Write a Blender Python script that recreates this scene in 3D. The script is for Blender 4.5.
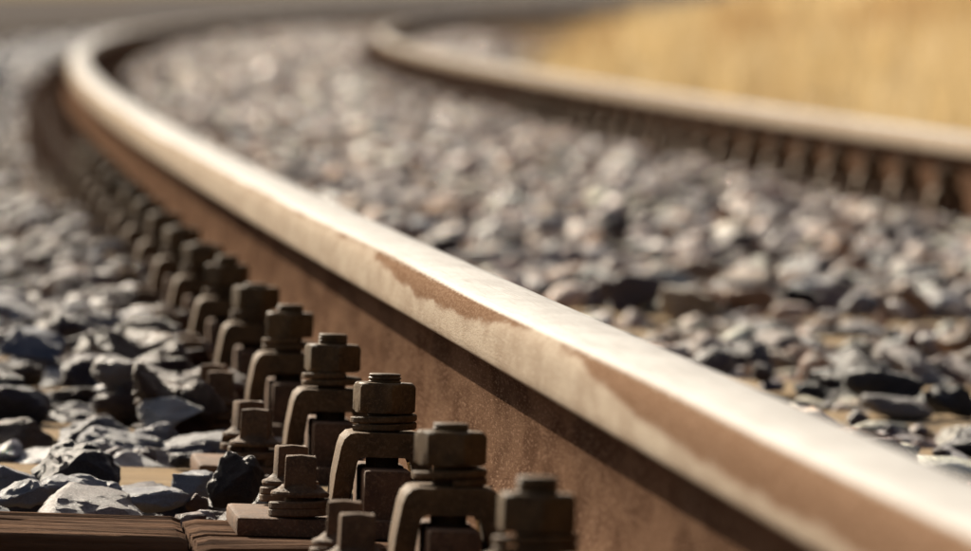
import bpy, bmesh, math, random
import numpy as np
from mathutils import Vector, Matrix, noise

for o in list(bpy.data.objects):
    bpy.data.objects.remove(o)
scene = bpy.context.scene
COL = scene.collection
random.seed(7)
rng = np.random.default_rng(11)

# ------------------------------------------------------------------ camera, world, sun, exposure
F_PX = 9000.0            # focal length in photo pixels (photo 971 wide)
CAM_H = 0.344            # above the near rail's sleepers
HORIZON = -3.0           # photo row of the horizon
cam = bpy.data.cameras.new('camera')
cam_o = bpy.data.objects.new('camera', cam)
COL.objects.link(cam_o)
scene.camera = cam_o
cam.sensor_width = 36.0
cam.lens = F_PX / 971.0 * 36.0
cam.clip_start = 0.1
cam.clip_end = 6000.0
PITCH = math.atan((275.5 - HORIZON) / F_PX)
cam_o.location = (0, 0, CAM_H)
cam_o.rotation_euler = (math.pi / 2 - PITCH, 0, 0)
cam.dof.use_dof = True
cam.dof.focus_distance = 5.88
cam.dof.aperture_fstop = 15.8
cam.dof.aperture_blades = 0

SUN_AZ, SUN_EL = math.radians(-27), math.radians(28)
world = bpy.data.worlds.new('World')
scene.world = world
world.use_nodes = True
wn = world.node_tree.nodes
sky = wn.new('ShaderNodeTexSky')
sky.sky_type = 'NISHITA'
sky.sun_disc = False
sky.sun_elevation = SUN_EL
sky.sun_rotation = SUN_AZ % (2 * math.pi)
sky.dust_density = 4.0
sky.air_density = 0.8
sky.ozone_density = 0.3
wn['Background'].inputs[1].default_value = 0.05
world.node_tree.links.new(sky.outputs[0], wn['Background'].inputs[0])

sun = bpy.data.lights.new('sun', 'SUN')
sun.energy = 5.0
sun.angle = math.radians(0.53)
sun.color = (1.0, 0.89, 0.73)
sun_o = bpy.data.objects.new('sun', sun)
COL.objects.link(sun_o)
S = Vector((math.sin(SUN_AZ) * math.cos(SUN_EL), math.cos(SUN_AZ) * math.cos(SUN_EL), math.sin(SUN_EL)))
sun_o.rotation_euler = S.to_track_quat('Z', 'Y').to_euler()
sun_o.location = (-5, 8, 12)

scene.view_settings.view_transform = 'Standard'
scene.view_settings.look = 'None'
scene.view_settings.exposure = 0.8
scene.view_settings.gamma = 1.0
scene.render.engine = 'CYCLES'
scene.cycles.use_denoising = True
scene.cycles.max_bounces = 6

# ------------------------------------------------------------------ track geometry
TA, TB, TC = 0.437, -0.0757, 0.00053      # near rail centre line: X = TA + TB*d + TC*d^2
GAUGE = 1.502
CANT = 0.052
D0, SPACING = 4.55, 0.65
PLATE_T = 0.0125        # level of the rail profile's datum
PLATE_TOP = 0.0050       # top of the ribbed plates
SLEEPER_Z = -0.0080      # top of the sleepers
RAIL_H = 0.1385
PHI = math.atan(CANT / GAUGE)


def frame_at(d):
    """point on the near rail's sleeper-top line and the track's right / along / up axes."""
    t = Vector((TB + 2 * TC * d, 1.0, 0)).normalized()
    n = Vector((t.y, -t.x, 0))
    n = (n * math.cos(PHI) - Vector((0, 0, 1)) * math.sin(PHI)).normalized()
    u = n.cross(t).normalized()
    return Vector((TA + TB * d + TC * d * d, d, 0)), n, t, u


def P(d, l, u):
    p, n, t, up = frame_at(d)
    return p + n * l + up * u


def P_np(d, l, u):
    x = TA + TB * d + TC * d * d
    tx = TB + 2 * TC * d
    q = np.sqrt(1 + tx * tx)
    nx, ny = 1 / q, -tx / q
    c, s = math.cos(PHI), math.sin(PHI)
    return np.stack([x + nx * l * c + nx * s * u, d + ny * l * c + ny * s * u, -l * s + u * c], -1)


def M_at(d, l=0.0, u=0.0):
    p, n, t, up = frame_at(d)
    m = Matrix.Identity(4)
    for i in range(3):
        m[i][0], m[i][1], m[i][2] = n[i], t[i], up[i]
    q = p + n * l + up * u
    m[0][3], m[1][3], m[2][3] = q
    return m


def project(p):
    """world points (N,3) -> photo pixel, for choosing which stones show largest."""
    v = p - np.array([0, 0, CAM_H])
    c, s = math.cos(PITCH), math.sin(PITCH)
    dep = v[:, 1] * c - v[:, 2] * s
    upc = v[:, 1] * s + v[:, 2] * c
    return 485.5 + F_PX * v[:, 0] / dep, 275.5 - F_PX * upc / dep, dep


# ------------------------------------------------------------------ helpers
def link(name, me, mat=None, parent=None):
    o = bpy.data.objects.new(name, me)
    COL.objects.link(o)
    if mat is not None and me is not None and not me.materials:
        me.materials.append(mat)
    if parent is not None:
        o.parent = parent
    return o


def tag(o, label=None, cat=None, group=None, kind=None):
    for k, v in (('label', label), ('category', cat), ('group', group), ('kind', kind)):
        if v:
            o[k] = v
    return o


def bm_mesh(bm, name, smooth=35):
    bmesh.ops.recalc_face_normals(bm, faces=bm.faces[:])
    me = bpy.data.meshes.new(name)
    bm.to_mesh(me)
    bm.free()
    if smooth:
        for p in me.polygons:
            p.use_smooth = True
        me.set_sharp_from_angle(angle=math.radians(smooth))
    return me


def add_box(bm, x0, x1, y0, y1, z0, z1, bevel=0.0, seg=2):
    r = bmesh.ops.create_cube(bm, size=1.0)
    vs = r['verts']
    for v in vs:
        v.co = Vector(((x0 + x1) / 2 + v.co.x * (x1 - x0), (y0 + y1) / 2 + v.co.y * (y1 - y0), (z0 + z1) / 2 + v.co.z * (z1 - z0)))
    if bevel:
        es = list({e for v in vs for e in v.link_edges})
        r = bmesh.ops.bevel(bm, geom=es, offset=bevel, segments=seg, profile=0.6, affect='EDGES', clamp_overlap=True)
        vs = r['verts']
    return vs


def add_lathe(bm, prof, n=32, cx=0, cy=0, cap=True):
    rings = []
    for r, z in prof:
        rings.append([bm.verts.new((cx + r * math.cos(2 * math.pi * i / n), cy + r * math.sin(2 * math.pi * i / n), z)) for i in range(n)])
    for a, b in zip(rings[:-1], rings[1:]):
        for i in range(n):
            bm.faces.new((a[i], a[(i + 1) % n], b[(i + 1) % n], b[i]))
    if cap:
        bm.faces.new(rings[0][::-1])
        bm.faces.new(rings[-1])


def rough_verts(bm, amp, scale, seed):
    for v in bm.verts:
        v.co += noise.noise_vector(v.co * scale + Vector((seed, seed * 1.7, seed * .3))) * amp


def arrays_mesh(name, verts, faces_flat, loop_total, cols=None):
    me = bpy.data.meshes.new(name)
    nv, nl, nf = len(verts), len(faces_flat), len(faces_flat) // loop_total
    me.vertices.add(nv)
    me.vertices.foreach_set('co', np.ascontiguousarray(verts, np.float32).ravel())
    me.loops.add(nl)
    me.loops.foreach_set('vertex_index', np.ascontiguousarray(faces_flat, np.int32))
    me.polygons.add(nf)
    me.polygons.foreach_set('loop_start', np.arange(0, nl, loop_total, dtype=np.int32))
    me.polygons.foreach_set('loop_total', np.full(nf, loop_total, np.int32))
    if cols is not None:
        a = me.color_attributes.new('tint', 'FLOAT_COLOR', 'POINT')
        a.data.foreach_set('color', np.ascontiguousarray(cols, np.float32).ravel())
    me.update(calc_edges=True)
    me.validate()
    return me


# ------------------------------------------------------------------ materials
class NT:
    def __init__(self, name):
        self.m = bpy.data.materials.new(name)
        self.m.use_nodes = True
        self.t = self.m.node_tree
        self.b = self.t.nodes['Principled BSDF']
        self.out = self.t.nodes['Material Output']

    def n(self, typ, **kw):
        x = self.t.nodes.new(typ)
        for k, v in kw.items():
            setattr(x, k, v)
        return x

    def l(self, a, b):
        self.t.links.new(a, b)

    def put(self, sock, v):
        if hasattr(v, 'is_output'):
            self.l(v, sock)
        else:
            sock.default_value = v

    def noise(self, vec, scale, detail=4, rough=.55, dist=0):
        x = self.n('ShaderNodeTexNoise')
        x.inputs['Scale'].default_value = scale
        x.inputs['Detail'].default_value = detail
        x.inputs['Roughness'].default_value = rough
        x.inputs['Distortion'].default_value = dist
        if vec is not None:
            self.l(vec, x.inputs['Vector'])
        return x.outputs['Fac']

    def ramp(self, fac, stops):
        x = self.n('ShaderNodeValToRGB')
        e = x.color_ramp.elements
        while len(e) < len(stops):
            e.new(1.0)
        for q, (p, c) in zip(e, stops):
            q.position = p
            q.color = (*c, 1) if isinstance(c, tuple) else (c, c, c, 1)
        self.l(fac, x.inputs[0])
        return x.outputs[0]

    def mix(self, fac, a, b, mode='MIX'):
        x = self.n('ShaderNodeMix', data_type='RGBA', blend_type=mode)
        self.put(x.inputs[0], fac)
        for s, v in ((x.inputs[6], a), (x.inputs[7], b)):
            self.put(s, (*v, 1) if isinstance(v, tuple) and len(v) == 3 else v)
        return x.outputs[2]

    def math(self, op, a, b=None, c=None, clamp=False):
        x = self.n('ShaderNodeMath', operation=op, use_clamp=clamp)
        self.put(x.inputs[0], a)
        if b is not None:
            self.put(x.inputs[1], b)
        if c is not None:
            self.put(x.inputs[2], c)
        return x.outputs[0]

    def smooth(self, v, lo, hi, a=0.0, b=1.0):
        x = self.n('ShaderNodeMapRange', interpolation_type='SMOOTHSTEP')
        self.put(x.inputs[0], v)
        for i, q in enumerate((lo, hi, a, b)):
            x.inputs[i + 1].default_value = q
        return x.outputs[0]

    def bump(self, h, strength, dist):
        x = self.n('ShaderNodeBump')
        x.inputs['Strength'].default_value = strength
        x.inputs['Distance'].default_value = dist
        self.l(h, x.inputs['Height'])
        self.l(x.outputs[0], self.b.inputs['Normal'])

    def coord(self, scale=None, which='Object'):
        x = self.n('ShaderNodeTexCoord').outputs[which]
        if scale:
            m = self.n('ShaderNodeMapping')
            m.inputs['Scale'].default_value = scale
            self.l(x, m.inputs[0])
            x = m.outputs[0]
        return x

    def attr(self, name, out='Fac'):
        return self.n('ShaderNodeAttribute', attribute_name=name).outputs[out]


def mat_rust(name, base, dark, dust, dust_amt=.5, rough=.75, scale=1.0, bump=.5):
    k = NT(name)
    c = k.coord()
    rnd = k.n('ShaderNodeObjectInfo').outputs['Random']
    v = k.n('ShaderNodeVectorMath', operation='ADD')
    k.l(c, v.inputs[0])
    k.l(rnd, v.inputs[1])
    c = v.outputs[0]
    n1 = k.noise(c, 60 * scale, 5, .6)
    n2 = k.noise(c, 420 * scale, 3, .6)
    n3 = k.noise(c, 1400 * scale, 2, .5)
    col = k.mix(k.smooth(n1, .35, .65), dark, base)
    col = k.mix(k.math('MULTIPLY', k.smooth(n2, .48, .70), dust_amt), col, dust)
    col = k.mix(k.math('MULTIPLY', k.smooth(n3, .55, .75), .35), col, dust)
    k.l(col, k.b.inputs['Base Color'])
    k.l(k.smooth(n2, .3, .7, rough - .12, rough + .1), k.b.inputs['Roughness'])
    k.b.inputs['Specular IOR Level'].default_value = .15
    k.bump(k.math('ADD', n2, k.math('MULTIPLY', n3, .6)), bump, .0015)
    return k.m


M_PLATE = mat_rust('rusty plate steel', (.150, .078, .040), (.080, .044, .024), (.28, .17, .095), .55)
M_CLIP = mat_rust('dark clamp steel', (.125, .070, .027), (.072, .042, .017), (.26, .165, .085), .45)
M_NUT = mat_rust('dark nut steel', (.115, .068, .026), (.064, .039, .016), (.24, .155, .08), .35, rough=.62, bump=.3)
M_SCREW = mat_rust('brown screw steel', (.135, .076, .038), (.075, .044, .023), (.26, .165, .09), .4)


def mat_rail(name, polished):
    k = NT(name)
    lat, hgt, ln = k.attr('lat'), k.attr('hgt'), k.attr('len')
    cv = k.n('ShaderNodeCombineXYZ')
    k.l(lat, cv.inputs[0]); k.l(ln, cv.inputs[1]); k.l(hgt, cv.inputs[2])
    pos = cv.outputs[0]

    def stretched(sy, sx=1.0):
        m = k.n('ShaderNodeMapping')
        m.inputs['Scale'].default_value = (sx, sy, sx)
        k.l(pos, m.inputs[0])
        return m.outputs[0]
    grain = k.noise(stretched(.11), 620, 3, .65)
    speck = k.noise(stretched(.11), 1500, 2, .5)
    blot = k.noise(stretched(.2), 30, 5, .6)
    streak = k.noise(stretched(.25), 40, 4, .6)
    # rusty web and foot
    web = k.mix(k.smooth(blot, .36, .64), (.072, .040, .025), (.130, .077, .049))
    web = k.mix(k.math('MULTIPLY', k.smooth(grain, .52, .66), .75), web, (.23, .145, .10))
    web = k.mix(k.math('MULTIPLY', k.smooth(speck, .52, .68), .45), web, (.04, .022, .014))
    # dusty flank of the head
    flank = k.mix(k.smooth(streak, .3, .7), (.36, .285, .215), (.46, .385, .30))
    flank = k.mix(k.math('MULTIPLY', k.smooth(grain, .52, .68), .5), flank, (.56, .49, .40))
    flank = k.mix(k.math('MULTIPLY', k.smooth(speck, .54, .68), .45), flank, (.17, .115, .08))
    # rust left untouched by the wheels on the upper flank: long tongues that narrow and widen along the rail
    wed = k.noise(stretched(.04), 14, 2, .5)
    lnn = k.math('DIVIDE', k.math('SUBTRACT', ln, 3.0), 5.0)
    tong = k.ramp(lnn, [(0, 1.0), (.22, .92), (.29, .70), (.36, .38), (.43, .0), (.455, .0), (.53, .46), (.66, .62), (.80, .10), (1.0, .12)])
    width = k.math('ADD', tong, k.math('MULTIPLY', k.math('SUBTRACT', k.noise(stretched(.12), 60, 4, .6), .5), .55), clamp=True)
    edge_n = k.math('MULTIPLY', k.math('SUBTRACT', grain, .5), .008)
    hh = k.math('ADD', hgt, edge_n)
    low = k.math('SUBTRACT', .1345, k.math('MULTIPLY', width, .026))
    wedge = k.math('MULTIPLY', k.smooth(k.math('SUBTRACT', hh, low), 0, .005), k.math('SUBTRACT', 1.0, k.smooth(hh, .1345, .1366)))
    wedge = k.math('MULTIPLY', wedge, k.smooth(width, .03, .22))
    rustc = k.mix(k.smooth(grain, .4, .65), (.165, .096, .058), (.240, .150, .096))
    flank = k.mix(k.math('MULTIPLY', wedge, .95), flank, rustc)
    # polished running surface
    runm = k.smooth(k.math('ADD', hgt, k.math('MULTIPLY', k.math('SUBTRACT', wed, .5), .004)), .1345, .1368)
    headm = k.smooth(hgt, .1015, .1035)
    scr = k.noise(stretched(.006), 1100, 3, .6)
    steel = k.mix(k.smooth(streak, .35, .65), (.46, .445, .42), (.56, .545, .515))
    steel = k.mix(k.math('MULTIPLY', k.smooth(scr, .54, .66), .5), steel, (.28, .25, .215))
    steel = k.mix(k.math('MULTIPLY', k.smooth(grain, .56, .70), .35), steel, (.30, .235, .18))
    col = k.mix(headm, web, k.mix(runm, flank, steel))
    k.l(col, k.b.inputs['Base Color'])
    k.l(k.math('MULTIPLY', runm, polished), k.b.inputs['Metallic'])
    r = k.smooth(streak, .3, .7, .62, .74)
    k.l(k.math('ADD', k.math('MULTIPLY', runm, k.math('SUBTRACT', r, .72)), k.math('SUBTRACT', .86, k.math('MULTIPLY', headm, .14))), k.b.inputs['Roughness'])
    k.l(k.math('MULTIPLY', runm, .07), k.b.inputs['Specular IOR Level'])
    h = k.math('ADD', grain, k.math('MULTIPLY', speck, .5))
    k.bump(k.math('MULTIPLY', h, k.math('SUBTRACT', 1.0, k.math('MULTIPLY', runm, .93))), .45, .0012)
    return k.m


M_RAIL = mat_rail('worn rail steel', .12)


def mat_wood(name, ca, cb, cc):
    k = NT(name)
    c = k.coord()
    rnd = k.n('ShaderNodeObjectInfo').outputs['Random']
    v = k.n('ShaderNodeVectorMath', operation='ADD')
    sc = k.math('MULTIPLY', rnd, 7.0)
    k.l(c, v.inputs[0]); k.l(sc, v.inputs[1])
    m = k.n('ShaderNodeMapping')
    m.inputs['Scale'].default_value = (.05, 1, 1)
    k.l(v.outputs[0], m.inputs[0])
    g = k.noise(m.outputs[0], 130, 6, .65, .3)
    g2 = k.noise(m.outputs[0], 420, 4, .6)
    b = k.noise(v.outputs[0], 7, 4, .55)
    col = k.mix(k.smooth(g, .32, .68), ca, cb)
    col = k.mix(k.math('MULTIPLY', k.smooth(b, .42, .7), .7), col, cc)
    col = k.mix(k.math('MULTIPLY', k.smooth(g2, .55, .72), .55), col, (.045, .028, .018))
    k.l(col, k.b.inputs['Base Color'])
    k.b.inputs['Roughness'].default_value = .9
    k.b.inputs['Specular IOR Level'].default_value = .03
    k.bump(k.math('ADD', g, k.math('MULTIPLY', g2, .5)), .8, .004)
    return k.m


M_WOOD_TAN = mat_wood('weathered tan wood', (.30, .215, .13), (.42, .32, .20), (.36, .25, .14))
M_WOOD_BROWN = mat_wood('rust stained wood', (.070, .034, .017), (.165, .085, .044), (.110, .054, .027))


def mat_stone(name, source):
    k = NT(name)
    c = k.coord()
    if source == 'tint':
        tint = k.attr('tint', 'Color')
    else:
        oi = k.n('ShaderNodeObjectInfo')
        tint = oi.outputs['Color']
        v = k.n('ShaderNodeVectorMath', operation='ADD')
        s = k.math('MULTIPLY', oi.outputs['Random'], 3.0)
        k.l(c, v.inputs[0]); k.l(s, v.inputs[1])
        c = v.outputs[0]
    n1 = k.noise(c, 45, 5, .6)
    n2 = k.noise(c, 210, 5, .65)
    n3 = k.noise(c, 900, 3, .6)
    col = k.mix(1.0, tint, k.ramp(n1, [(.3, .55), (.7, 1.15)]), 'MULTIPLY')
    col = k.mix(k.smooth(n2, .50, .70), col, k.mix(1.0, col, (1.9, 1.85, 1.8), 'MULTIPLY'))
    col = k.mix(k.math('MULTIPLY', k.smooth(n3, .56, .7), .3), col, (.05, .05, .055))
    k.l(col, k.b.inputs['Base Color'])
    k.l(k.smooth(n2, .3, .7, .30, .66), k.b.inputs['Roughness'])
    k.l(k.smooth(n1, .40, .62, .08, .40), k.b.inputs['Specular IOR Level'])
    k.bump(k.math('ADD', n2, k.math('MULTIPLY', n3, .5)), 1.0, .006)
    return k.m


M_STONE = mat_stone('ballast stone', 'object')
M_STONE_MASS = mat_stone('ballast stone mass', 'tint')


def mat_ground(name, cols, scale=.5, bump=.02):
    k = NT(name)
    c = k.coord()
    n1 = k.noise(c, scale, 6, .6)
    n2 = k.noise(c, scale * 30, 5, .6)
    col = k.ramp(n1, [(.3, cols[0]), (.5, cols[1]), (.7, cols[2])])
    col = k.mix(k.math('MULTIPLY', k.smooth(n2, .45, .7), .4), col, cols[0])
    k.l(col, k.b.inputs['Base Color'])
    k.b.inputs['Roughness'].default_value = .9
    k.b.inputs['Specular IOR Level'].default_value = .02
    k.bump(n2, .8, bump)
    return k.m


M_BED = mat_ground('ballast fines', [(.11, .070, .040), (.20, .13, .072), (.29, .20, .115)], 6, .01)
M_GROUND = mat_ground('dry earth', [(.036, .033, .035), (.058, .046, .039), (.095, .068, .048)], .12, .05)
_k = M_GROUND.node_tree
_b = _k.nodes['Principled BSDF']
_src = _b.inputs['Base Color'].links[0].from_socket
_at = _k.nodes.new('ShaderNodeAttribute'); _at.attribute_name = 'tint'
_mx = _k.nodes.new('ShaderNodeMix'); _mx.data_type = 'RGBA'
_sc = _k.nodes.new('ShaderNodeSeparateColor')
_k.links.new(_at.outputs['Color'], _sc.inputs[0])
_k.links.new(_sc.outputs[0], _mx.inputs[0])
_m2 = _k.nodes.new('ShaderNodeMix'); _m2.data_type = 'RGBA'
_k.links.new(_sc.outputs[1], _m2.inputs[0])
_k.links.new(_src, _m2.inputs[6])
_m2.inputs[7].default_value = (.085, .088, .105, 1)     # dark cinder path beside the track
_k.links.new(_m2.outputs[2], _mx.inputs[6])
_mx.inputs[7].default_value = (.36, .275, .16, 1)      # straw-covered field
_k.links.new(_mx.outputs[2], _b.inputs['Base Color'])

# ------------------------------------------------------------------ setting: ground and ballast bed
GROUND_Z = -0.34
xs = np.r_[-900, -300, -100, np.linspace(-40, 60, 130), 120, 350, 1200].astype(float)
ys = np.r_[-30, np.linspace(0, 200, 120), np.geomspace(205, 5000, 40)].astype(float)
XX, YY = np.meshgrid(xs, ys)
LAT = XX - (TA + TB * YY + TC * np.clip(YY, -50, 260) ** 2 + (TB + 0) * 0)
ZZ = GROUND_Z + 0.03 * np.sin(XX * .9 + YY * .31) * np.cos(YY * .23 - XX * .4) + np.clip((LAT - 3.0) * .25, 0, 1.3)
nx_, ny_ = len(xs), len(ys)
gv = np.stack([XX.ravel(), YY.ravel(), ZZ.ravel()], 1)
ii, jj = np.meshgrid(np.arange(nx_ - 1), np.arange(ny_ - 1))
q0 = (jj * nx_ + ii).ravel()
gf = np.stack([q0, q0 + 1, q0 + nx_ + 1, q0 + nx_], 1).ravel()
tag(link('ground', arrays_mesh('ground', gv, gf, 4, np.stack([np.clip((LAT.ravel() - 2.0) / 1.0, 0, 1) * np.clip((170 - YY.ravel()) / 50, 0, 1), np.clip((1.0 - LAT.ravel()) / 1.0, 0, 1) * np.clip((LAT.ravel() + 4.5) / 1.5, 0, 1), np.zeros(LAT.size)] + [np.ones(LAT.size)], 1)), M_GROUND), kind='structure')

BL = np.array([-1.75, -1.30, -.95, -.6, -.3, 0, .3, .75, 1.2, 1.5, 1.9, 2.25, 2.6, 3.05])
BU = np.array([-.42, -.20, -.050, -.036, -.036, -.036, -.036, -.036, -.036, -.036, -.036, -.050, -.18, -.36])
bd = np.r_[np.arange(1.0, 40, .25), np.geomspace(40, 420, 150)]
DD, LL = np.meshgrid(bd, BL, indexing='ij')
UU = np.broadcast_to(BU, DD.shape)
bv = P_np(DD.ravel(), LL.ravel(), UU.ravel())
nl_ = len(BL)
ii, jj = np.meshgrid(np.arange(nl_ - 1), np.arange(len(bd) - 1))
q0 = (jj * nl_ + ii).ravel()
bf = np.stack([q0, q0 + 1, q0 + nl_ + 1, q0 + nl_], 1).ravel()
bed = tag(link('ballast_bed', arrays_mesh('ballast_bed', bv, bf, 4), M_BED), kind='structure')

# ------------------------------------------------------------------ rails
HALF = [(0, -.0073), (.0585, -.0073), (.0622, -.0061), (.0625, -.0035), (.0622, .001), (.059, .003), (.045, .0072), (.026, .0130),
        (.016, .0190), (.0100, .029), (.0075, .042), (.0066, .060), (.0070, .080), (.0085, .089), (.0125, .0955),
        (.0200, .0985), (.0295, .1010), (.0320, .1024), (.0333, .1050), (.0335, .110), (.0333, .120), (.0326, .1265),
        (.0308, .1315), (.0275, .1348), (.0230, .1366), (.0160, .1377), (.0080, .1383), (0, .1385)]
PROF = HALF[:-1] + [(-x, y) for x, y in HALF[:0:-1]]


def make_rail(off, d_from, d_to):
    d = np.r_[np.arange(d_from, 45, .12), np.geomspace(45, d_to, 240)]
    pr = np.array(PROF)
    n = len(pr)
    DD, K = np.meshgrid(d, np.arange(n), indexing='ij')
    LA, HG = pr[K.ravel(), 0], pr[K.ravel(), 1]
    v = P_np(DD.ravel(), off + LA, PLATE_T + HG)
    a, b = np.meshgrid(np.arange(len(d) - 1), np.arange(n), indexing='ij')
    a, b = a.ravel(), b.ravel()
    b2 = (b + 1) % n
    f = np.stack([a * n + b, a * n + b2, (a + 1) * n + b2, (a + 1) * n + b], 1).ravel()
    me = arrays_mesh('rail', v, f, 4)
    for nm, arr in (('lat', LA), ('hgt', HG), ('len', DD.ravel())):
        at = me.attributes.new(nm, 'FLOAT', 'POINT')
        at.data.foreach_set('value', np.ascontiguousarray(arr, np.float32))
    bm = bmesh.new()
    bm.from_mesh(me)
    bm.verts.ensure_lookup_table()
    bm.faces.new([bm.verts[i] for i in range(n)][::-1])
    bm.to_mesh(me)
    bm.free()
    for p in me.polygons:
        p.use_smooth = True
    me.set_sharp_from_angle(angle=math.radians(50))
    return me


r1 = link('rail', make_rail(0.0, 2.0, 420), M_RAIL)
tag(r1, 'near steel rail with polished top and rusty web crossing the picture diagonally', 'rail', 'rails of the track')
r2 = link('rail', make_rail(GAUGE, 2.0, 420), M_RAIL)
tag(r2, 'far blurred steel rail bending in front of the yellow dry grass', 'rail', 'rails of the track')

# ------------------------------------------------------------------ sleepers
ORD = ['zeroth', 'first', 'second', 'third', 'fourth', 'fifth', 'sixth', 'seventh', 'eighth', 'ninth', 'tenth', 'eleventh', 'twelfth',
       'thirteenth', 'fourteenth', 'fifteenth', 'sixteenth', 'seventeenth', 'eighteenth', 'nineteenth', 'twentieth',
       'twenty-first', 'twenty-second', 'twenty-third', 'twenty-fourth', 'twenty-fifth', 'twenty-sixth']
SL_L0, SL_L1 = -.55, GAUGE + .55


def timber(name, x0, x1, y0, y1, z1, z0, nx, ny, seed, rough=.0025):
    """a hewn beam: every side is a grid, top ploughed by grain and checks along its length."""
    def surf(x, y):
        g = noise.noise(Vector((x * 2.2 + seed, y * 95, seed))) * .55 + noise.noise(Vector((x * 5 + seed, y * 210, 3 + seed))) * .35
        w = noise.noise(Vector((x * 3.1, y * 6, seed * 2.1)))
        chk = max(0, noise.noise(Vector((x * 1.3 + seed * 3, y * 42, 9))) - .28) * 3.2
        e = min(abs(y - y0), abs(y1 - y)) / .012
        ex = min(abs(x - x0), abs(x1 - x)) / .012
        r = (1 - min(1, e * 2)) ** 2 * .0025 + (1 - min(1, ex * 2)) ** 2 * .002
        return z1 + rough * (g + w * .7 - chk) - r
    bm = bmesh.new()
    top = [[bm.verts.new((x0 + (x1 - x0) * i / nx + 0.0, y0 + (y1 - y0) * j / ny, 0)) for j in range(ny + 1)] for i in range(nx + 1)]
    for row in top:
        for v in row:
            v.co.z = surf(v.co.x, v.co.y)
    for i in range(nx):
        for j in range(ny):
            bm.faces.new((top[i][j], top[i + 1][j], top[i + 1][j + 1], top[i][j + 1]))
    ring = [top[i][0] for i in range(nx)] + [top[nx][j] for j in range(ny)] + [top[i][ny] for i in range(nx, 0, -1)] + [top[0][j] for j in range(ny, 0, -1)]
    prev = ring
    for s, z in enumerate((z1 - .012, z1 - .05, z0)):
        cur = []
        for v in ring:
            dx = noise.noise(Vector((v.co.x * 3, v.co.y * 8, z * 40 + seed))) * rough * 1.2
            cur.append(bm.verts.new((v.co.x, v.co.y + (dx - .0015 if v.co.y < (y0 + y1) / 2 else dx + .0015), z + (v.co.z - z1 if s == 0 else 0))))
        for i in range(len(ring)):
            a = (i + 1) % len(ring)
            bm.faces.new((prev[i], cur[i], cur[a], prev[a]))
        prev = cur
    bm.faces.new(prev[::-1])
    return bm_mesh(bm, name, 40)


N_SLEEPERS = 118
SW = .13
variants = [timber('sleeper', SL_L0, SL_L1, -SW, SW, 0, -.15, 60, 26, 3.1 + 5.7 * i) for i in range(4)]
for m in variants[:3]:
    m.materials.append(M_WOOD_TAN)
variants[3].materials.append(M_WOOD_BROWN)
for k in range(-1, N_SLEEPERS):
    d = D0 + SPACING * k
    if k == 2:
        o = link('sleeper', None)
        tag(o, 'rust-brown wooden sleeper split across its grain, in the lower left foreground', 'sleeper', 'wooden sleepers under the track')
        e = link('timber_end', timber('timber_end', SL_L0, -.2085, -.112, .127, .0015, -.15, 60, 110, 21.0, .0055), M_WOOD_BROWN, o)
        e.rotation_euler = (0, 0, math.radians(-.6))
        e.location = (0, .002, -.0015)
        link('timber_body', timber('timber_body', -.2050, SL_L1, -.150, .125, -.0005, -.15, 260, 110, 35.0, .0045), M_WOOD_BROWN, o)
    else:
        o = link('sleeper', variants[3] if k < 2 else variants[k % 3])
        if k < 0:
            lab = 'wooden sleeper nearest the camera, below the first fastening'
        elif k < 20:
            lab = 'tan wooden sleeper under the %s bolt of the near rail, counted from the front' % ORD[k + 1]
            if k < 2:
                lab = lab.replace('tan', 'brown')
        else:
            lab = 'buried wooden sleeper between the far rails, lost in the blur'
        tag(o, lab, 'sleeper', 'wooden sleepers under the track')
    o.matrix_world = M_at(d, 0, SLEEPER_Z)
    if k != 2:
        o.matrix_world = o.matrix_world @ Matrix.Translation((random.uniform(-.03, .03), random.uniform(-.008, .008), 0)) @ Matrix.Rotation(random.uniform(-.012, .012), 4, 'Z')

# ------------------------------------------------------------------ rail fastenings (ribbed plate, clamps, hook bolts, sleeper screws)
XB = .081      # bolt, from the rail's centre line
XS = .137      # sleeper screws


def rib_plate_mesh():
    bm = bmesh.new()
    add_box(bm, -.178, .178, -.080, .080, SLEEPER_Z + .0006, PLATE_TOP, .003, 2)
    for s in (-1, 1):
        for y0, y1 in ((-.062, -.0135), (.0135, .062)):
            a, b = sorted((s * .0655, s * .0960))
            add_box(bm, a, b, y0, y1, PLATE_TOP - .003, .0365, .003, 2)
    return bm_mesh(bm, 'rib_plate', 40)


def clip_mesh(s):
    """arched clamp: outer leg on the plate, inner leg on the rail's foot; profile in x-z, swept along the rail."""
    outer = [(-.1160, PLATE_TOP), (-.1125, .032), (-.1095, .0490), (-.1078, .0545), (-.1040, .0582), (-.1000, .0590), (-.0610, .0590), (-.0560, .0580),
             (-.0525, .0545), (-.0510, .046), (-.0480, .0185)]
    inner = [(-.0585, .0158), (-.0612, .038), (-.0635, .0432), (-.0680, .0450), (-.0950, .0450), (-.0990, .0435), (-.1005, .040), (-.1035, PLATE_TOP)]
    pts = [(x * -s, z) for x, z in outer + inner]
    bm = bmesh.new()
    fr = [bm.verts.new((x, -.030, z)) for x, z in pts]
    bk = [bm.verts.new((x, .030, z)) for x, z in pts]
    f1, f2 = bm.faces.new(fr), bm.faces.new(bk[::-1])
    n = len(pts)
    for i in range(n):
        bm.faces.new((fr[i], bk[i], bk[(i + 1) % n], fr[(i + 1) % n]))
    es = list(f1.edges) + list(f2.edges)
    bmesh.ops.bevel(bm, geom=es, offset=.0018, segments=2, profile=.6, affect='EDGES')
    bmesh.ops.triangulate(bm, faces=[f for f in bm.faces if len(f.verts) > 6])
    return bm_mesh(bm, 'clamp_clip', 35)


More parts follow.
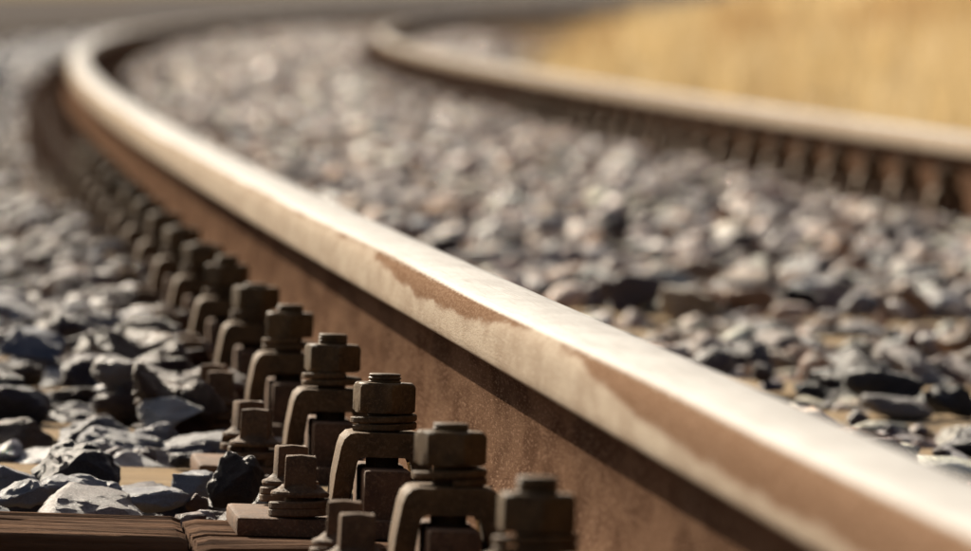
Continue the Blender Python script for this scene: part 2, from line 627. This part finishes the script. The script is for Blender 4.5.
def coil_mesh(name, ri, ro, z0, z1, sec, turns, n=44, phase=0.0):
    bm = bmesh.new()
    prev = None
    ch = sec * .18
    N = int(n * turns)
    for i in range(N + 1):
        t = i / N
        a = phase + 2 * math.pi * turns * t
        z = z0 + (z1 - z0 - sec) * t
        loop = []
        for r, zz in ((ri, ch), (ri + ch, 0), (ro - ch, 0), (ro, ch), (ro, sec - ch), (ro - ch, sec), (ri + ch, sec), (ri, sec - ch)):
            loop.append(bm.verts.new((r * math.cos(a), r * math.sin(a), z + zz)))
        if prev:
            for j in range(8):
                bm.faces.new((prev[j], prev[(j + 1) % 8], loop[(j + 1) % 8], loop[j]))
        else:
            bm.faces.new(loop[::-1])
        prev = loop
    bm.faces.new(prev)
    return bm_mesh(bm, name, 40)


def nut_mesh(af, z0, z1, hole):
    """hexagon nut with the corners turned off top and bottom by a cone."""
    bm = bmesh.new()
    R = af / 2
    n = 48
    lv = [(z0, 1.02), (z0 + .0014, 9), ((z0 + z1) / 2, 9), (z1 - .0030, 9), (z1 - .0010, 1.06), (z1, .985)]
    rings = []
    for z, lim in lv:
        ring = []
        for i in range(n):
            a = 2 * math.pi * i / n
            m = (a + math.pi / 6) % (math.pi / 3) - math.pi / 6
            r = R / math.cos(m)
            if lim < 5:
                r = min(r, R * lim)
            ring.append(bm.verts.new((r * math.cos(a), r * math.sin(a), z)))
        rings.append(ring)
    for z, r in ((z1, hole + .0015), (z1 - .001, hole), (z0, hole)):
        rings.append([bm.verts.new((r * math.cos(2 * math.pi * i / n), r * math.sin(2 * math.pi * i / n), z)) for i in range(n)])
    rings.append(rings[0])
    for a, b in zip(rings[:-1], rings[1:]):
        for i in range(n):
            bm.faces.new((a[i], a[(i + 1) % n], b[(i + 1) % n], b[i]))
    return bm_mesh(bm, 'nut', 28)


def bolt_mesh():
    bm = bmesh.new()
    prof = [(.0107, .008), (.0107, .046), (.0100, .047)]
    z = .047
    while z < .0945:
        prof += [(.0098, z), (.0108, z + .0007), (.0108, z + .0013), (.0098, z + .0020)]
        z += .0024
    prof += [(.0098, .0950), (.0104, .0954), (.0104, .0960), (.0096, .0966), (0.002, .0968)]
    add_lathe(bm, prof, 28)
    return bm_mesh(bm, 'hook_bolt', 50)


def screw_mesh():
    bm = bmesh.new()
    add_lathe(bm, [(.0095, .004), (.0095, .0255), (.0185, .0260), (.0190, .0275), (.0185, .0290), (.0150, .0305), (.0125, .0325), (.0118, .0335)], 28)
    vs = add_box(bm, -.0104, .0104, -.0104, .0104, .0300, .0520, .0016, 2)
    # low pyramid top and slight draft
    for v in list(bm.verts):
        if v.co.z > .034:
            k = 1 - (v.co.z - .034) * 2.6
            v.co.x *= k; v.co.y *= k
    top = [f for f in bm.faces if f.normal.z > .9 and f.calc_center_median().z > .051]
    bm.normal_update()
    top = [f for f in bm.faces if f.normal.z > .95 and f.calc_center_median().z > .0515]
    r = bmesh.ops.poke(bm, faces=top)
    for v in r['verts']:
        v.co.z += .0009
    return bm_mesh(bm, 'sleeper_screw', 35)


PLATE_ME = rib_plate_mesh(); PLATE_ME.materials.append(M_PLATE)
CLIP_ME = {s: clip_mesh(s) for s in (-1, 1)}
for m in CLIP_ME.values():
    m.materials.append(M_CLIP)
WASH_ME = coil_mesh('spring_washer', .0122, .0218, .0590, .0712, .0042, 1.55); WASH_ME.materials.append(M_CLIP)
NUT_ME = nut_mesh(.0368, .0712, .0908, .0100); NUT_ME.materials.append(M_NUT)
BOLT_ME = bolt_mesh(); BOLT_ME.materials.append(M_NUT)
SCREW_ME = screw_mesh(); SCREW_ME.materials.append(M_SCREW)
SWASH_ME = coil_mesh('screw_washer', .0105, .0200, PLATE_T, .0258, .0050, 1.75); SWASH_ME.materials.append(M_SCREW)


def fastening(d, off, label, group):
    root = link('rail_fastening', None)
    tag(root, label, 'rail fastening', group)
    link('rib_plate', PLATE_ME, None, root)
    for s in (-1, 1):
        c = link('clamp_clip', CLIP_ME[s], None, root)
        c.location = (0, random.uniform(-.004, .004), 0)
        b = link('hook_bolt', BOLT_ME, None, root)
        dz = random.uniform(-.0035, .0035)
        b.location = (s * XB, c.location.y, dz)
        w = link('spring_washer', WASH_ME, None, b)
        w.rotation_euler = (0, 0, random.uniform(0, 6.28))
        w.location = (0, 0, -dz)
        n = link('nut', NUT_ME, None, b)
        n.rotation_euler = (0, 0, random.uniform(0, 1.047) if d > D0 + .1 else .06)
        n.location = (0, 0, -dz)
        if abs(d - (D0 + 2 * SPACING)) < .01 and s < 0:
            b.location.z = 0
            n.rotation_euler.z = math.radians(10); n.location.z = w.location.z = 0
            w.rotation_euler.z = math.radians(200)
        for y in (-.062, .068):
            q = link('sleeper_screw', SCREW_ME, None, root)
            q.location = (s * XS, y, PLATE_TOP - PLATE_T)
            q.rotation_euler = (0, 0, random.uniform(-.25, .25))
            sw = link('screw_washer', SWASH_ME, None, q)
            sw.rotation_euler = (0, 0, random.uniform(0, 6.28))
    root.matrix_world = M_at(d, off)
    return root


def far_fastening_mesh():
    bm = bmesh.new()
    add_box(bm, -.178, .178, -.080, .080, SLEEPER_Z + .0006, PLATE_TOP)
    for s in (-1, 1):
        a, b = sorted((s * .0655, s * .0960))
        add_box(bm, a, b, -.062, .062, PLATE_TOP - .003, .0365)
        pts = [(-.1155, PLATE_TOP), (-.1095, .050), (-.1015, .0588), (-.0600, .0590), (-.0520, .052), (-.0480, .0185), (-.0585, .0158), (-.0640, .0450), (-.0980, .0450), (-.1030, PLATE_TOP)]
        fr = [bm.verts.new((x * -s, -.030, z)) for x, z in pts]
        bk = [bm.verts.new((x * -s, .030, z)) for x, z in pts]
        bm.faces.new(fr); bm.faces.new(bk[::-1])
        for i in range(len(pts)):
            j = (i + 1) % len(pts)
            bm.faces.new((fr[i], bk[i], bk[j], fr[j]))
        add_lathe(bm, [(.0215, .059), (.0215, .0712), (.0208, .0713), (.0208, .0905), (.0108, .0906), (.0104, .0966)], 6, s * XB)
        for y in (-.062, .068):
            add_lathe(bm, [(.0200, PLATE_TOP), (.0190, .0205), (.0140, .0235), (.0140, .0445)], 4, s * XS, y)
    me = bm_mesh(bm, 'rail_fastening', 30)
    me.materials.append(M_PLATE)
    return me


FAR_ME = far_fastening_mesh()
for k in range(0, 75):
    d = D0 + SPACING * k
    if k < 18:
        extra = {0: 'dark clamp bolt fastening cut off by the lower edge, closest of the near rail',
                 1: 'rusty clamp bolt fastening, second from the front along the near rail',
                 2: 'sharply focused rusty clamp bolt fastening on the split brown sleeper, third along the near rail'}
        fastening(d, 0.0, extra.get(k, 'rusty clamp bolt fastening, %s from the front along the near rail' % ORD[k + 1]), 'fastenings of the near rail')
    else:
        o = link('rail_fastening', FAR_ME)
        tag(o, 'rusty fastening blurred together at the far bend of the near rail', 'rail fastening', 'distant fastenings of the near rail')
        o.matrix_world = M_at(d, 0.0)
for k in range(13, 88):
    d = D0 + SPACING * k
    if d < 15.2:
        continue
    if k < 38:
        fastening(d, GAUGE, 'blurred rust-red fastening, %s from the right edge along the far rail' % ORD[k - 16], 'fastenings of the far rail')
    else:
        o = link('rail_fastening', FAR_ME)
        tag(o, 'rusty fastening lost in the blur where the far rail bends', 'rail fastening', 'distant fastenings of the far rail')
        o.matrix_world = M_at(d, GAUGE)

# ------------------------------------------------------------------ ballast stones
def rock_hull(seed, n_pts, flat, boxy):
    r = random.Random(seed)
    bm = bmesh.new()
    for i in range(n_pts):
        v = Vector((r.gauss(0, 1), r.gauss(0, 1), r.gauss(0, 1))).normalized()
        m = max(abs(v.x), abs(v.y), abs(v.z))
        v = v * ((1 - boxy) + boxy / m * .8) * r.uniform(.86, 1.0)
        bm.verts.new((v.x, v.y * r.uniform(.72, .86), v.z * flat))
    res = bmesh.ops.convex_hull(bm, input=bm.verts[:])
    junk = list({g for g in list(res['geom_interior']) + list(res['geom_unused']) if isinstance(g, bmesh.types.BMVert) and g.is_valid})
    bmesh.ops.delete(bm, geom=junk, context='VERTS')
    bmesh.ops.dissolve_limit(bm, angle_limit=math.radians(11), verts=bm.verts[:], edges=bm.edges[:])
    bmesh.ops.triangulate(bm, faces=bm.faces[:])
    return bm


def detailed_rock(seed, flat, boxy):
    bm = rock_hull(seed, 15, flat, boxy)
    bmesh.ops.bevel(bm, geom=bm.edges[:], offset=.045, segments=1, affect='EDGES', clamp_overlap=True)
    bmesh.ops.triangulate(bm, faces=bm.faces[:])
    for _ in range(3):
        bmesh.ops.subdivide_edges(bm, edges=[e for e in bm.edges if e.calc_length() > .10], cuts=1)
        bmesh.ops.triangulate(bm, faces=bm.faces[:])
    bm.normal_update()
    s = seed * 3.77
    for v in bm.verts:
        a = noise.fractal(v.co * 1.6 + Vector((s, 0, 0)), 1.0, 2.0, 4)
        b = noise.noise(v.co * 7 + Vector((0, s, 0)))
        # bedding ledges: the crushed stone breaks in thin layers
        c = abs(((v.co.z * 5 + a * .9 + s) % 1.0) - .5)
        e = 1 - abs(noise.noise(v.co * 3.3 + Vector((s, s, 0)))) * 2
        g = noise.noise(v.co * 16 + Vector((0, s, s)))
        v.co += v.normal * (a * .085 + b * .026 + (c - .25) * .055 + e * .012 + g * .012)
    me = bm_mesh(bm, 'ballast_stone', 17)
    me.materials.append(M_STONE)
    return me


def norm_half(me_or_bm):
    co = np.array([v.co[:] for v in me_or_bm])
    return co


ROCKS = [detailed_rock(100 + i, [.42, .55, .62, .72, .5, .66][i % 6], [.3, .55, .15][i % 3]) for i in range(24)]
ROCK_ST = []
for m in ROCKS:
    c = np.array([v.co[:] for v in m.vertices])
    ROCK_ST.append((c.min(0), c.max(0)))


def low_rocks(n_pts, count, seed):
    out = []
    for i in range(count):
        bm = rock_hull(seed + i, n_pts, [.5, .6, .7][i % 3], [.2, .5][i % 2])
        bmesh.ops.recalc_face_normals(bm, faces=bm.faces[:])
        bm.verts.index_update()
        v = np.array([q.co[:] for q in bm.verts])
        f = np.array([[x.index for x in q.verts] for q in bm.faces])
        bm.free()
        out.append((v, f))
    return out


def rot_small(n, tilt):
    """random rotations: any heading, modest tilt."""
    a = rng.uniform(0, 2 * np.pi, n)
    t = rng.normal(0, tilt, n)
    b = rng.uniform(0, 2 * np.pi, n)
    ca, sa, ct, st, cb, sb = np.cos(a), np.sin(a), np.cos(t), np.sin(t), np.cos(b), np.sin(b)
    z = np.zeros(n); o = np.ones(n)
    Rz = lambda c, s: np.stack([np.stack([c, -s, z], -1), np.stack([s, c, z], -1), np.stack([z, z, o], -1)], -2)
    Rx = np.stack([np.stack([o, z, z], -1), np.stack([z, ct, -st], -1), np.stack([z, st, ct], -1)], -2)
    return Rz(cb, sb) @ Rx @ Rz(ca, sa)


def tint_for(l, n):
    """grey-blue to warm grey stone; rust-stained close to either rail (brake and rail dust)."""
    pal = np.array([(.15, .155, .185), (.25, .25, .265), (.36, .345, .34), (.52, .50, .475), (.055, .055, .066), (.36, .27, .185), (.62, .60, .57), (.25, .155, .10), (.19, .165, .20)])
    pr = np.array([.14, .13, .13, .16, .15, .08, .09, .06, .06])
    c = pal[rng.choice(len(pal), n, p=pr)] * rng.uniform(.75, 1.2, (n, 1))
    warm = np.clip((l - .05) / .2, 0, 1)[:, None] * rng.uniform(.2, 1.0, (n, 1))      # stones right of the near rail tinted warmer, by varying amounts
    c = c * (1 - warm) + (c * np.array([1.34, .95, .74]) + np.array([.040, .020, .010])) * warm
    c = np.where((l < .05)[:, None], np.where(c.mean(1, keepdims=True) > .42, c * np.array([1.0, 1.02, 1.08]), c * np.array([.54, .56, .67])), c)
    dist = np.minimum(np.abs(l + .0), np.abs(l - GAUGE))
    k = np.clip((.34 - dist) / .17, 0, 1) * np.where(rng.uniform(0, 1, n) < .22, .15, rng.uniform(.5, 1.0, n))
    rust = np.array([.125, .057, .023]) * rng.uniform(.6, 1.25, (n, 1))
    c = c * (1 - k[:, None] * .9) + rust * k[:, None] * .9
    return np.clip(np.where(c.mean(1, keepdims=True) > .2, c * 1.42, c * 1.05), .02, .78)


class Pile:
    """drops stones one after another onto a height grid in track coordinates (d along, l across)."""
    def __init__(self, d0, d1, l0, l1, cell):
        self.d0, self.l0, self.c = d0, l0, cell
        self.nd, self.nl = int((d1 - d0) / cell) + 1, int((l1 - l0) / cell) + 1
        dd = d0 + np.arange(self.nd) * cell
        ll = l0 + np.arange(self.nl) * cell
        base = np.interp(ll, BL, BU)
        self.H = np.repeat(base[None, :], self.nd, 0)
        ph = (dd - D0) / SPACING
        kk = np.round(ph)
        on = np.abs(ph - kk) * SPACING < .132
        sl = (ll > SL_L0) & (ll < SL_L1)
        self.H[np.ix_(on, sl)] = SLEEPER_Z
        self.block = np.zeros_like(self.H, bool)
        for off in (0, GAUGE):
            self.block[:, np.abs(ll - off) < .075] = True
            onp = np.abs(ph - kk) * SPACING < .088
            wide = onp & (kk < 3)
            self.block[np.ix_(wide, np.abs(ll - off) < .185)] = True
            self.block[np.ix_(onp, np.abs(ll - off) < .122)] = True

    def drop(self, d, l, r, flat, limit, sink=.25, force=False):
        R = max(1, int(r * .92 / self.c))
        i, j = int(round((d - self.d0) / self.c)), int(round((l - self.l0) / self.c))
        if i - R < 0 or j - R < 0 or i + R >= self.nd or j + R >= self.nl:
            return None
        g = np.arange(-R, R + 1) * self.c
        q = 1 - (g[:, None] ** 2 + g[None, :] ** 2) / (r * r)
        m = q > .05
        sl = (slice(i - R, i + R + 1), slice(j - R, j + R + 1))
        if not force and self.block[sl][m].any():
            return None
        low = r * flat * np.sqrt(np.clip(q, 0, 1)) * .9
        need = (self.H[sl] + low)[m]
        z = np.partition(need, int(len(need) * (1 - sink)))[int(len(need) * (1 - sink))] if sink > 0 else need.max()
        if z + r * flat * .8 > limit:
            return None
        self.H[sl] = np.where(m, np.maximum(self.H[sl], z + low * .85), self.H[sl])
        return z


def sleeper_k(d):
    ph = (d - D0) / SPACING
    k = round(ph)
    return k, abs(ph - k) * SPACING


stones = []          # (d, l, z, r, variant, tint, hero label)
near = Pile(4.0, 13.0, -.95, 1.25, .004)

# stones one can pick out in the photograph: pixel centre x, row of the lower edge, pixel width, aspect, colour, label, lift
HERO = [
    (70, 484, 84, .62, (.067, .063, .070), 'dark craggy stone at the back of the foreground heap', .0, 3),
    (78, 499, 80, .62, (.111, .101, .109), 'rounded dark stone in the middle of the foreground heap', .0, 4),
    (77, 511, 84, .44, (.446, .465, .525), 'grey streaked stone at the front of the foreground heap', .0, 0),
    (145, 513, 84, .34, (.507, .526, .591), 'flat pale-topped stone lying against the split brown sleeper', .0, 6),
    (12, 490, 62, .62, (.467, .465, .504), 'pale stone at the left picture edge, upper one', .0, 9),
    (14, 511, 66, .46, (.386, .402, .460), 'grey stone at the left picture edge against the brown sleeper', .0, 12),
    (193, 496, 58, .50, (.526, .537, .580), 'flat-topped stone with bright top and black front', .004, 1),
    (180, 470, 26, .62, (.075, .075, .085), 'small dark stone behind the flat-topped one', .0, 5),
    (232, 514, 62, .95, (.089, .072, .066), 'large jagged dark stone beside the screw plate', .0, 3),
    (196, 514, 24, .85, (.304, .176, .110), 'small brown stone beside the jagged dark one', .0, 8),
    (262, 505, 34, .95, (.243, .145, .099), 'brown stone between jagged stone and screws', .0, 2),
    (158, 446, 52, .62, (.486, .485, .525), 'pale rounded stone behind the tan sleeper', .0, 10),
    (206, 461, 104, .24, (.700, .700, .700), 'long flat white stone resting on the tan sleeper', .0, 18),
    (190, 446, 48, .4, (.203, .207, .262), 'low dark stone beside the pale rounded one', .0, 7),
    (240, 446, 56, .42, (.264, .289, .361), 'blue-grey stone with bright rim near the fastenings', .0, 13),
    (100, 458, 92, .34, (.243, .252, .306), 'long dark stone behind the foreground heap', .0, 16),
    (24, 452, 62, .55, (.243, .185, .154), 'dark brown stone at the left edge behind the tan sleeper', .0, 11),
    (92, 440, 74, .42, (.203, .207, .251), 'dark hump-backed stone above the long dark one', .0, 4),
    (34, 385, 76, .55, (.203, .237, .339), 'blue-grey slanting stone left of the brown one', .01, 14),
    (110, 414, 54, .58, (.364, .217, .120), 'rust-brown rounded stone among grey ones', .0, 2),
    (252, 428, 62, .46, (.075, .067, .070), 'dark knobbly stone beside the fifth fastening', .0, 15),
    (168, 424, 74, .32, (.547, .558, .624), 'pale slab behind the pale rounded stone', .0, 18),
    (884, 418, 86, .52, (.075, .075, .087), 'large black angular stone between the rails at right', .01, 9),
    (812, 410, 40, .66, (.052, .050, .052), 'small black stone just behind the polished rail head', .0, 5),
    (902, 430, 70, .36, (.345, .311, .306), 'low grey-brown stone in front of the large black one', .0, 16),
    (955, 420, 60, .55, (.067, .067, .078), 'black stone at the right edge above the tan sleeper', .0, 3),
    (962, 466, 60, .55, (.089, .092, .116), 'black wedge-shaped stone at the lower right edge', .0, 17),
]


def track_coords(x, y):
    """world x, y -> d, l on the track."""
    d = y
    for _ in range(4):
        p, n, t, u = frame_at(d)
        d = d + (Vector((x, y, 0)) - p).dot(t)
    p, n, t, u = frame_at(d)
    return d, (Vector((x, y, 0)) - p).dot(Vector((n.x, n.y, 0)).normalized())


for (px, pyb, w, asp, col, lab, lift, var) in HERO:
    h = CAM_H - .004
    for _ in range(3):
        dep = F_PX * h / (pyb - HORIZON)
        X = (px - 485.5) / F_PX * dep
        rr = w / 2 / F_PX * dep
        d, l = track_coords(X, dep + rr * .55)
        k, off = sleeper_k(d)
        base = SLEEPER_Z if off < .12 else -.016
        h = CAM_H - base + l * CANT / GAUGE
    lo, hi = ROCK_ST[var]
    zc = base + w / F_PX * dep * asp / 2
    stones.append((d, l, zc + lift, rr, var, col, lab, asp))
    near.drop(d, l, rr, asp * .9, 9, 0, True)
    R = int(rr / near.c)
    i, j = int(round((d - near.d0) / near.c)), int(round((l - near.l0) / near.c))
    sl_ = (slice(max(0, i - R), i + R + 1), slice(max(0, j - R), j + R + 1))
    near.H[sl_] = np.maximum(near.H[sl_], zc + w / F_PX * dep * asp / 2 * .8)
    near.block[slice(max(0, i - int(R * .6)), i + int(R * .6) + 1), slice(max(0, j - int(R * .8)), j + int(R * .8) + 1)] = True

# keep the split sleeper and the tan one behind it mostly bare, as in the photograph
def bare(pile, k, l0, l1, half=.125):
    d = D0 + SPACING * k
    i0, i1 = int((d - half - pile.d0) / pile.c), int((d + half - pile.d0) / pile.c)
    j0, j1 = int((l0 - pile.l0) / pile.c), int((l1 - pile.l0) / pile.c)
    pile.block[i0:i1, j0:j1] = True


bare(near, 2, -.95, 1.2, .155)
bare(near, 1, -.95, 1.2, .16)
bare(near, 0, -.95, 1.2, .16)
bare(near, 3, -.95, -.1, .13)
bare(near, 4, -.95, 1.2, .05)
bare(near, 5, .1, 1.2, .10)
bare(near, 4, .1, 1.2, .055)
bare(near, 6, .3, 1.2, .06)
bare(near, 8, .1, 1.2, .055)
bare(near, 10, .1, 1.2, .055)

def scatter(pile, n, d0, d1, l0, l1, rmin, rmax, limit, sleeper_pass, sink=.25):
    out = []
    D = rng.uniform(d0, d1, n); L = rng.uniform(l0, l1, n)
    Rr = rmin + (rmax - rmin) * rng.beta(1.6, 2.2, n)
    Fl = rng.uniform(.36, .70, n)
    pas = rng.uniform(0, 1, n)
    for d, l, r, fl, p in zip(D, L, Rr, Fl, pas):
        k, off = sleeper_k(d)
        lim = limit
        if off < .14 and SL_L0 < l < SL_L1:
            if p > sleeper_pass:
                continue
            lim = limit + .01
        elif d < D0 + 2 * SPACING - .1:
            lim = -.022 if d > 5.3 else -.006
        elif l > .1 and (7.2 < d < 8.35 or 9.15 < d < 10.3):
            lim = .000
        elif l < -.13 and d < 7.4:
            lim = -.004
        elif not (-.95 < l < 2.25):
            lim = float(np.interp(l, BL, BU)) + .07
        if l < -.1:
            fl = fl * .8
            if d > 7.4 and lim > .01 and limit < .03:
                lim = .010
        z = pile.drop(d, l, r, fl, lim, sink)
        if z is not None:
            out.append((d, l, z, r, fl))
    return out


nz = scatter(near, 12000, 4.0, 13.0, -.93, 1.23, .026, .052, .022, .12)
nz += scatter(near, 1500, 6.7, 13.0, -.22, -.125, .022, .036, .034, 1.0)
nz += scatter(near, 2500, 4.0, 5.45, -.93, 1.23, .018, .030, 0, .1)
nz += scatter(near, 7000, 4.0, 13.0, -.93, 1.23, .010, .022, .012, .22)
mid = Pile(13.0, 32.0, -.95, 2.75, .008)
mz = scatter(mid, 48000, 13.02, 31.9, -.93, 2.72, .026, .056, .028, .30)
far = Pile(32.0, 95.0, -1.5, 2.9, .02)
fz = scatter(far, 60000, 32.1, 94.8, -1.45, 2.85, .04, .065, .035, .7)

nd_ = np.array([s[0] for s in nz]); nl2 = np.array([s[1] for s in nz]); nzz = np.array([s[2] for s in nz]); nr = np.array([s[3] for s in nz])
nfl = np.array([s[4] for s in nz])
npos = P_np(nd_, nl2, nzz)
px, py, dep = project(npos)
size = nr * 2 * F_PX / dep
# the near rail's upper edge hides what lies low behind it
ed = np.linspace(3, 26, 400)
ex, ey, _ = project(P_np(ed, np.full(400, .03), np.full(400, PLATE_T + RAIL_H)))
o_ = np.argsort(ex)
hid = (nl2 > 0) & (py > np.interp(px, ex[o_], ey[o_]) - 2)
vis = (px > -20) & (px < 990) & (py > -10) & (py < 560) & ~hid
rank = np.where(vis, size, -1)
pick = np.argsort(-rank)[:300 - len(HERO)]
pick = pick[rank[pick] > 0]
chosen = np.zeros(len(nz), bool)
chosen[pick] = True

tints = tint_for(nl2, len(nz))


def place_rock(d, l, z, r, asp, var, col, yaw, tilt, label=None):
    o = link('ballast_stone', ROCKS[var], None, bed)
    lo, hi = ROCK_ST[var]
    sx = 2.0 / (hi[0] - lo[0])
    o.color = (*col, 1)
    sz = asp * 2 / (hi[2] - lo[2])
    o.matrix_world = M_at(d, l, z) @ Matrix.Rotation(tilt[0], 4, 'X') @ Matrix.Rotation(tilt[1], 4, 'Y') @ Matrix.Rotation(yaw, 4, 'Z') @ Matrix.Diagonal((r * sx, r * sx, r * sz, 1))
    if label:
        o['label'] = label
    return o


for i, (d, l, z, r, var, col, lab, asp) in enumerate(stones):
    place_rock(d, l, z, r, asp, var, col, random.uniform(-.35, .35) + (math.pi if i % 2 else 0), (random.uniform(-.1, .1), random.uniform(-.12, .12)), lab)
for i in np.nonzero(chosen)[0]:
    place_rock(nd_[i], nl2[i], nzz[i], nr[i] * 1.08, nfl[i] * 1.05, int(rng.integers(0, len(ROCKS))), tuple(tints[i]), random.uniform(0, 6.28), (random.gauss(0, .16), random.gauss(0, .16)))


def joined(name, rec, cols, protos):
    n = len(rec)
    which = rng.integers(0, len(protos), n)
    R = rot_small(n, .35)
    d, l, z, r, fl = (np.array([q[i] for q in rec]) for i in range(5))
    pos = P_np(d, l, z)
    VV, FF, CC = [], [], []
    base = 0
    for w, (v, f) in enumerate(protos):
        ids = np.nonzero(which == w)[0]
        if not len(ids):
            continue
        vv = v[None] * np.stack([r[ids], r[ids], r[ids] * fl[ids] / .6], -1)[:, None, :]
        vv = np.einsum('nij,nvj->nvi', R[ids], vv) + pos[ids][:, None, :]
        ff = f[None] + (base + np.arange(len(ids)) * len(v))[:, None, None]
        VV.append(vv.reshape(-1, 3)); FF.append(ff.reshape(-1))
        c4 = np.concatenate([cols[ids], np.ones((len(ids), 1))], 1)
        CC.append(np.repeat(c4, len(v), 0))
        base += len(ids) * len(v)
    me = arrays_mesh(name, np.concatenate(VV), np.concatenate(FF), 3, np.concatenate(CC))
    me.materials.append(M_STONE_MASS)
    o = link(name, me, None, bed)
    o['kind'] = 'stuff'
    return o


# nearer stones that are not objects of their own get the detailed shapes' coarser cousins
rest = [q for q, c in zip(nz, chosen) if not c]
joined('ballast_stones', rest, tints[~chosen], low_rocks(22, 14, 500))
joined('ballast_stones', mz, tint_for(np.array([q[1] for q in mz]), len(mz)), low_rocks(13, 10, 700))
joined('ballast_stones', fz, tint_for(np.array([q[1] for q in fz]), len(fz)), low_rocks(9, 8, 900))
print('stones near', len(nz), 'mid', len(mz), 'far', len(fz))

# ------------------------------------------------------------------ dry grass
def mat_grass():
    k = NT('dry grass')
    tint = k.attr('tint', 'Color')
    k.l(tint, k.b.inputs['Base Color'])
    k.b.inputs['Roughness'].default_value = .6
    tr = k.n('ShaderNodeBsdfTranslucent')
    k.l(tint, tr.inputs[0])
    mx = k.n('ShaderNodeMixShader')
    mx.inputs[0].default_value = .45
    k.l(k.b.outputs[0], mx.inputs[1]); k.l(tr.outputs[0], mx.inputs[2])
    k.l(mx.outputs[0], k.out.inputs[0])
    return k.m


def grass(n, d0, d1, l0, l1, hmin, hmax, wid, name, label, pal):
    d = d0 * (d1 / d0) ** rng.uniform(0, 1, n)
    spread = l0 + (l1 - l0) * rng.uniform(0, 1, n) ** 1.3 * (d / d1) ** .6 + np.sign(l0) * np.abs(rng.normal(0, .5, n)) - .35 * np.sign(l0) + .45 * np.sin(d * .7) * np.sin(d * .23)
    base = P_np(d, spread, np.full(n, 0.0))
    base[:, 2] = GROUND_Z - .03 + np.clip((base[:, 0] - (TA + TB * base[:, 1] + TC * np.clip(base[:, 1], -50, 260) ** 2) - 3.0) * .25, 0, 1.3)
    h = rng.uniform(hmin, hmax, n) * (.75 + .5 * np.sin(base[:, 0] * 1.3) * np.cos(base[:, 1] * .4))
    a = rng.uniform(0, 2 * np.pi, n)
    w = wid * rng.uniform(.6, 1.4, n) * np.clip(d / 30, .7, 4)
    side = np.stack([np.cos(a), np.sin(a), 0 * a], 1) * w[:, None]
    lean = np.stack([rng.normal(0, .3, n), rng.normal(0, .3, n), 0 * a], 1) * h[:, None]
    up = np.stack([0 * a, 0 * a, h], 1)
    v = np.stack([base - side, base + side, base + lean * .35 + up * .6 + side * .7, base + lean * .35 + up * .6 - side * .7, base + lean + up], 1)
    i = np.arange(n)[:, None] * 5
    f = np.concatenate([i + np.array([[0, 1, 2]]), i + np.array([[0, 2, 3]]), i + np.array([[3, 2, 4]])], 1).ravel()
    pal = np.array(pal)
    c = pal[rng.integers(0, len(pal), n)] * rng.uniform(.8, 1.2, (n, 1))
    patch = np.array([noise.noise(Vector((x * .8, y * .03, 4.0))) + .6 * noise.noise(Vector((x * 1.9, y * .06, 9.0))) for x, y in base[:, :2]])
    pk = np.clip((patch - .05) * 2.2, 0, 1)[:, None]
    c = c * (1 - pk) + c * np.array([.60, .44, .28]) * pk
    c4 = np.repeat(np.concatenate([c, np.ones((n, 1))], 1), 5, 0)
    o = link(name, arrays_mesh(name, v.reshape(-1, 3), f, 3, c4), M_GRASS)
    return tag(o, label, 'grass', kind='stuff')


M_GRASS = mat_grass()
grass(70000, 14, 260, 3.05, 26, .25, .52, .004, 'dry_grass', 'yellow dry grass on the field beyond the far rail',
      [(.52, .385, .19), (.59, .455, .245), (.45, .32, .15), (.64, .515, .31)])
grass(14000, 30, 260, -1.7, -14, .08, .25, .005, 'dry_grass', 'low brown weeds on the earth left of the track',
      [(.075, .055, .038), (.105, .072, .045), (.05, .044, .04)])
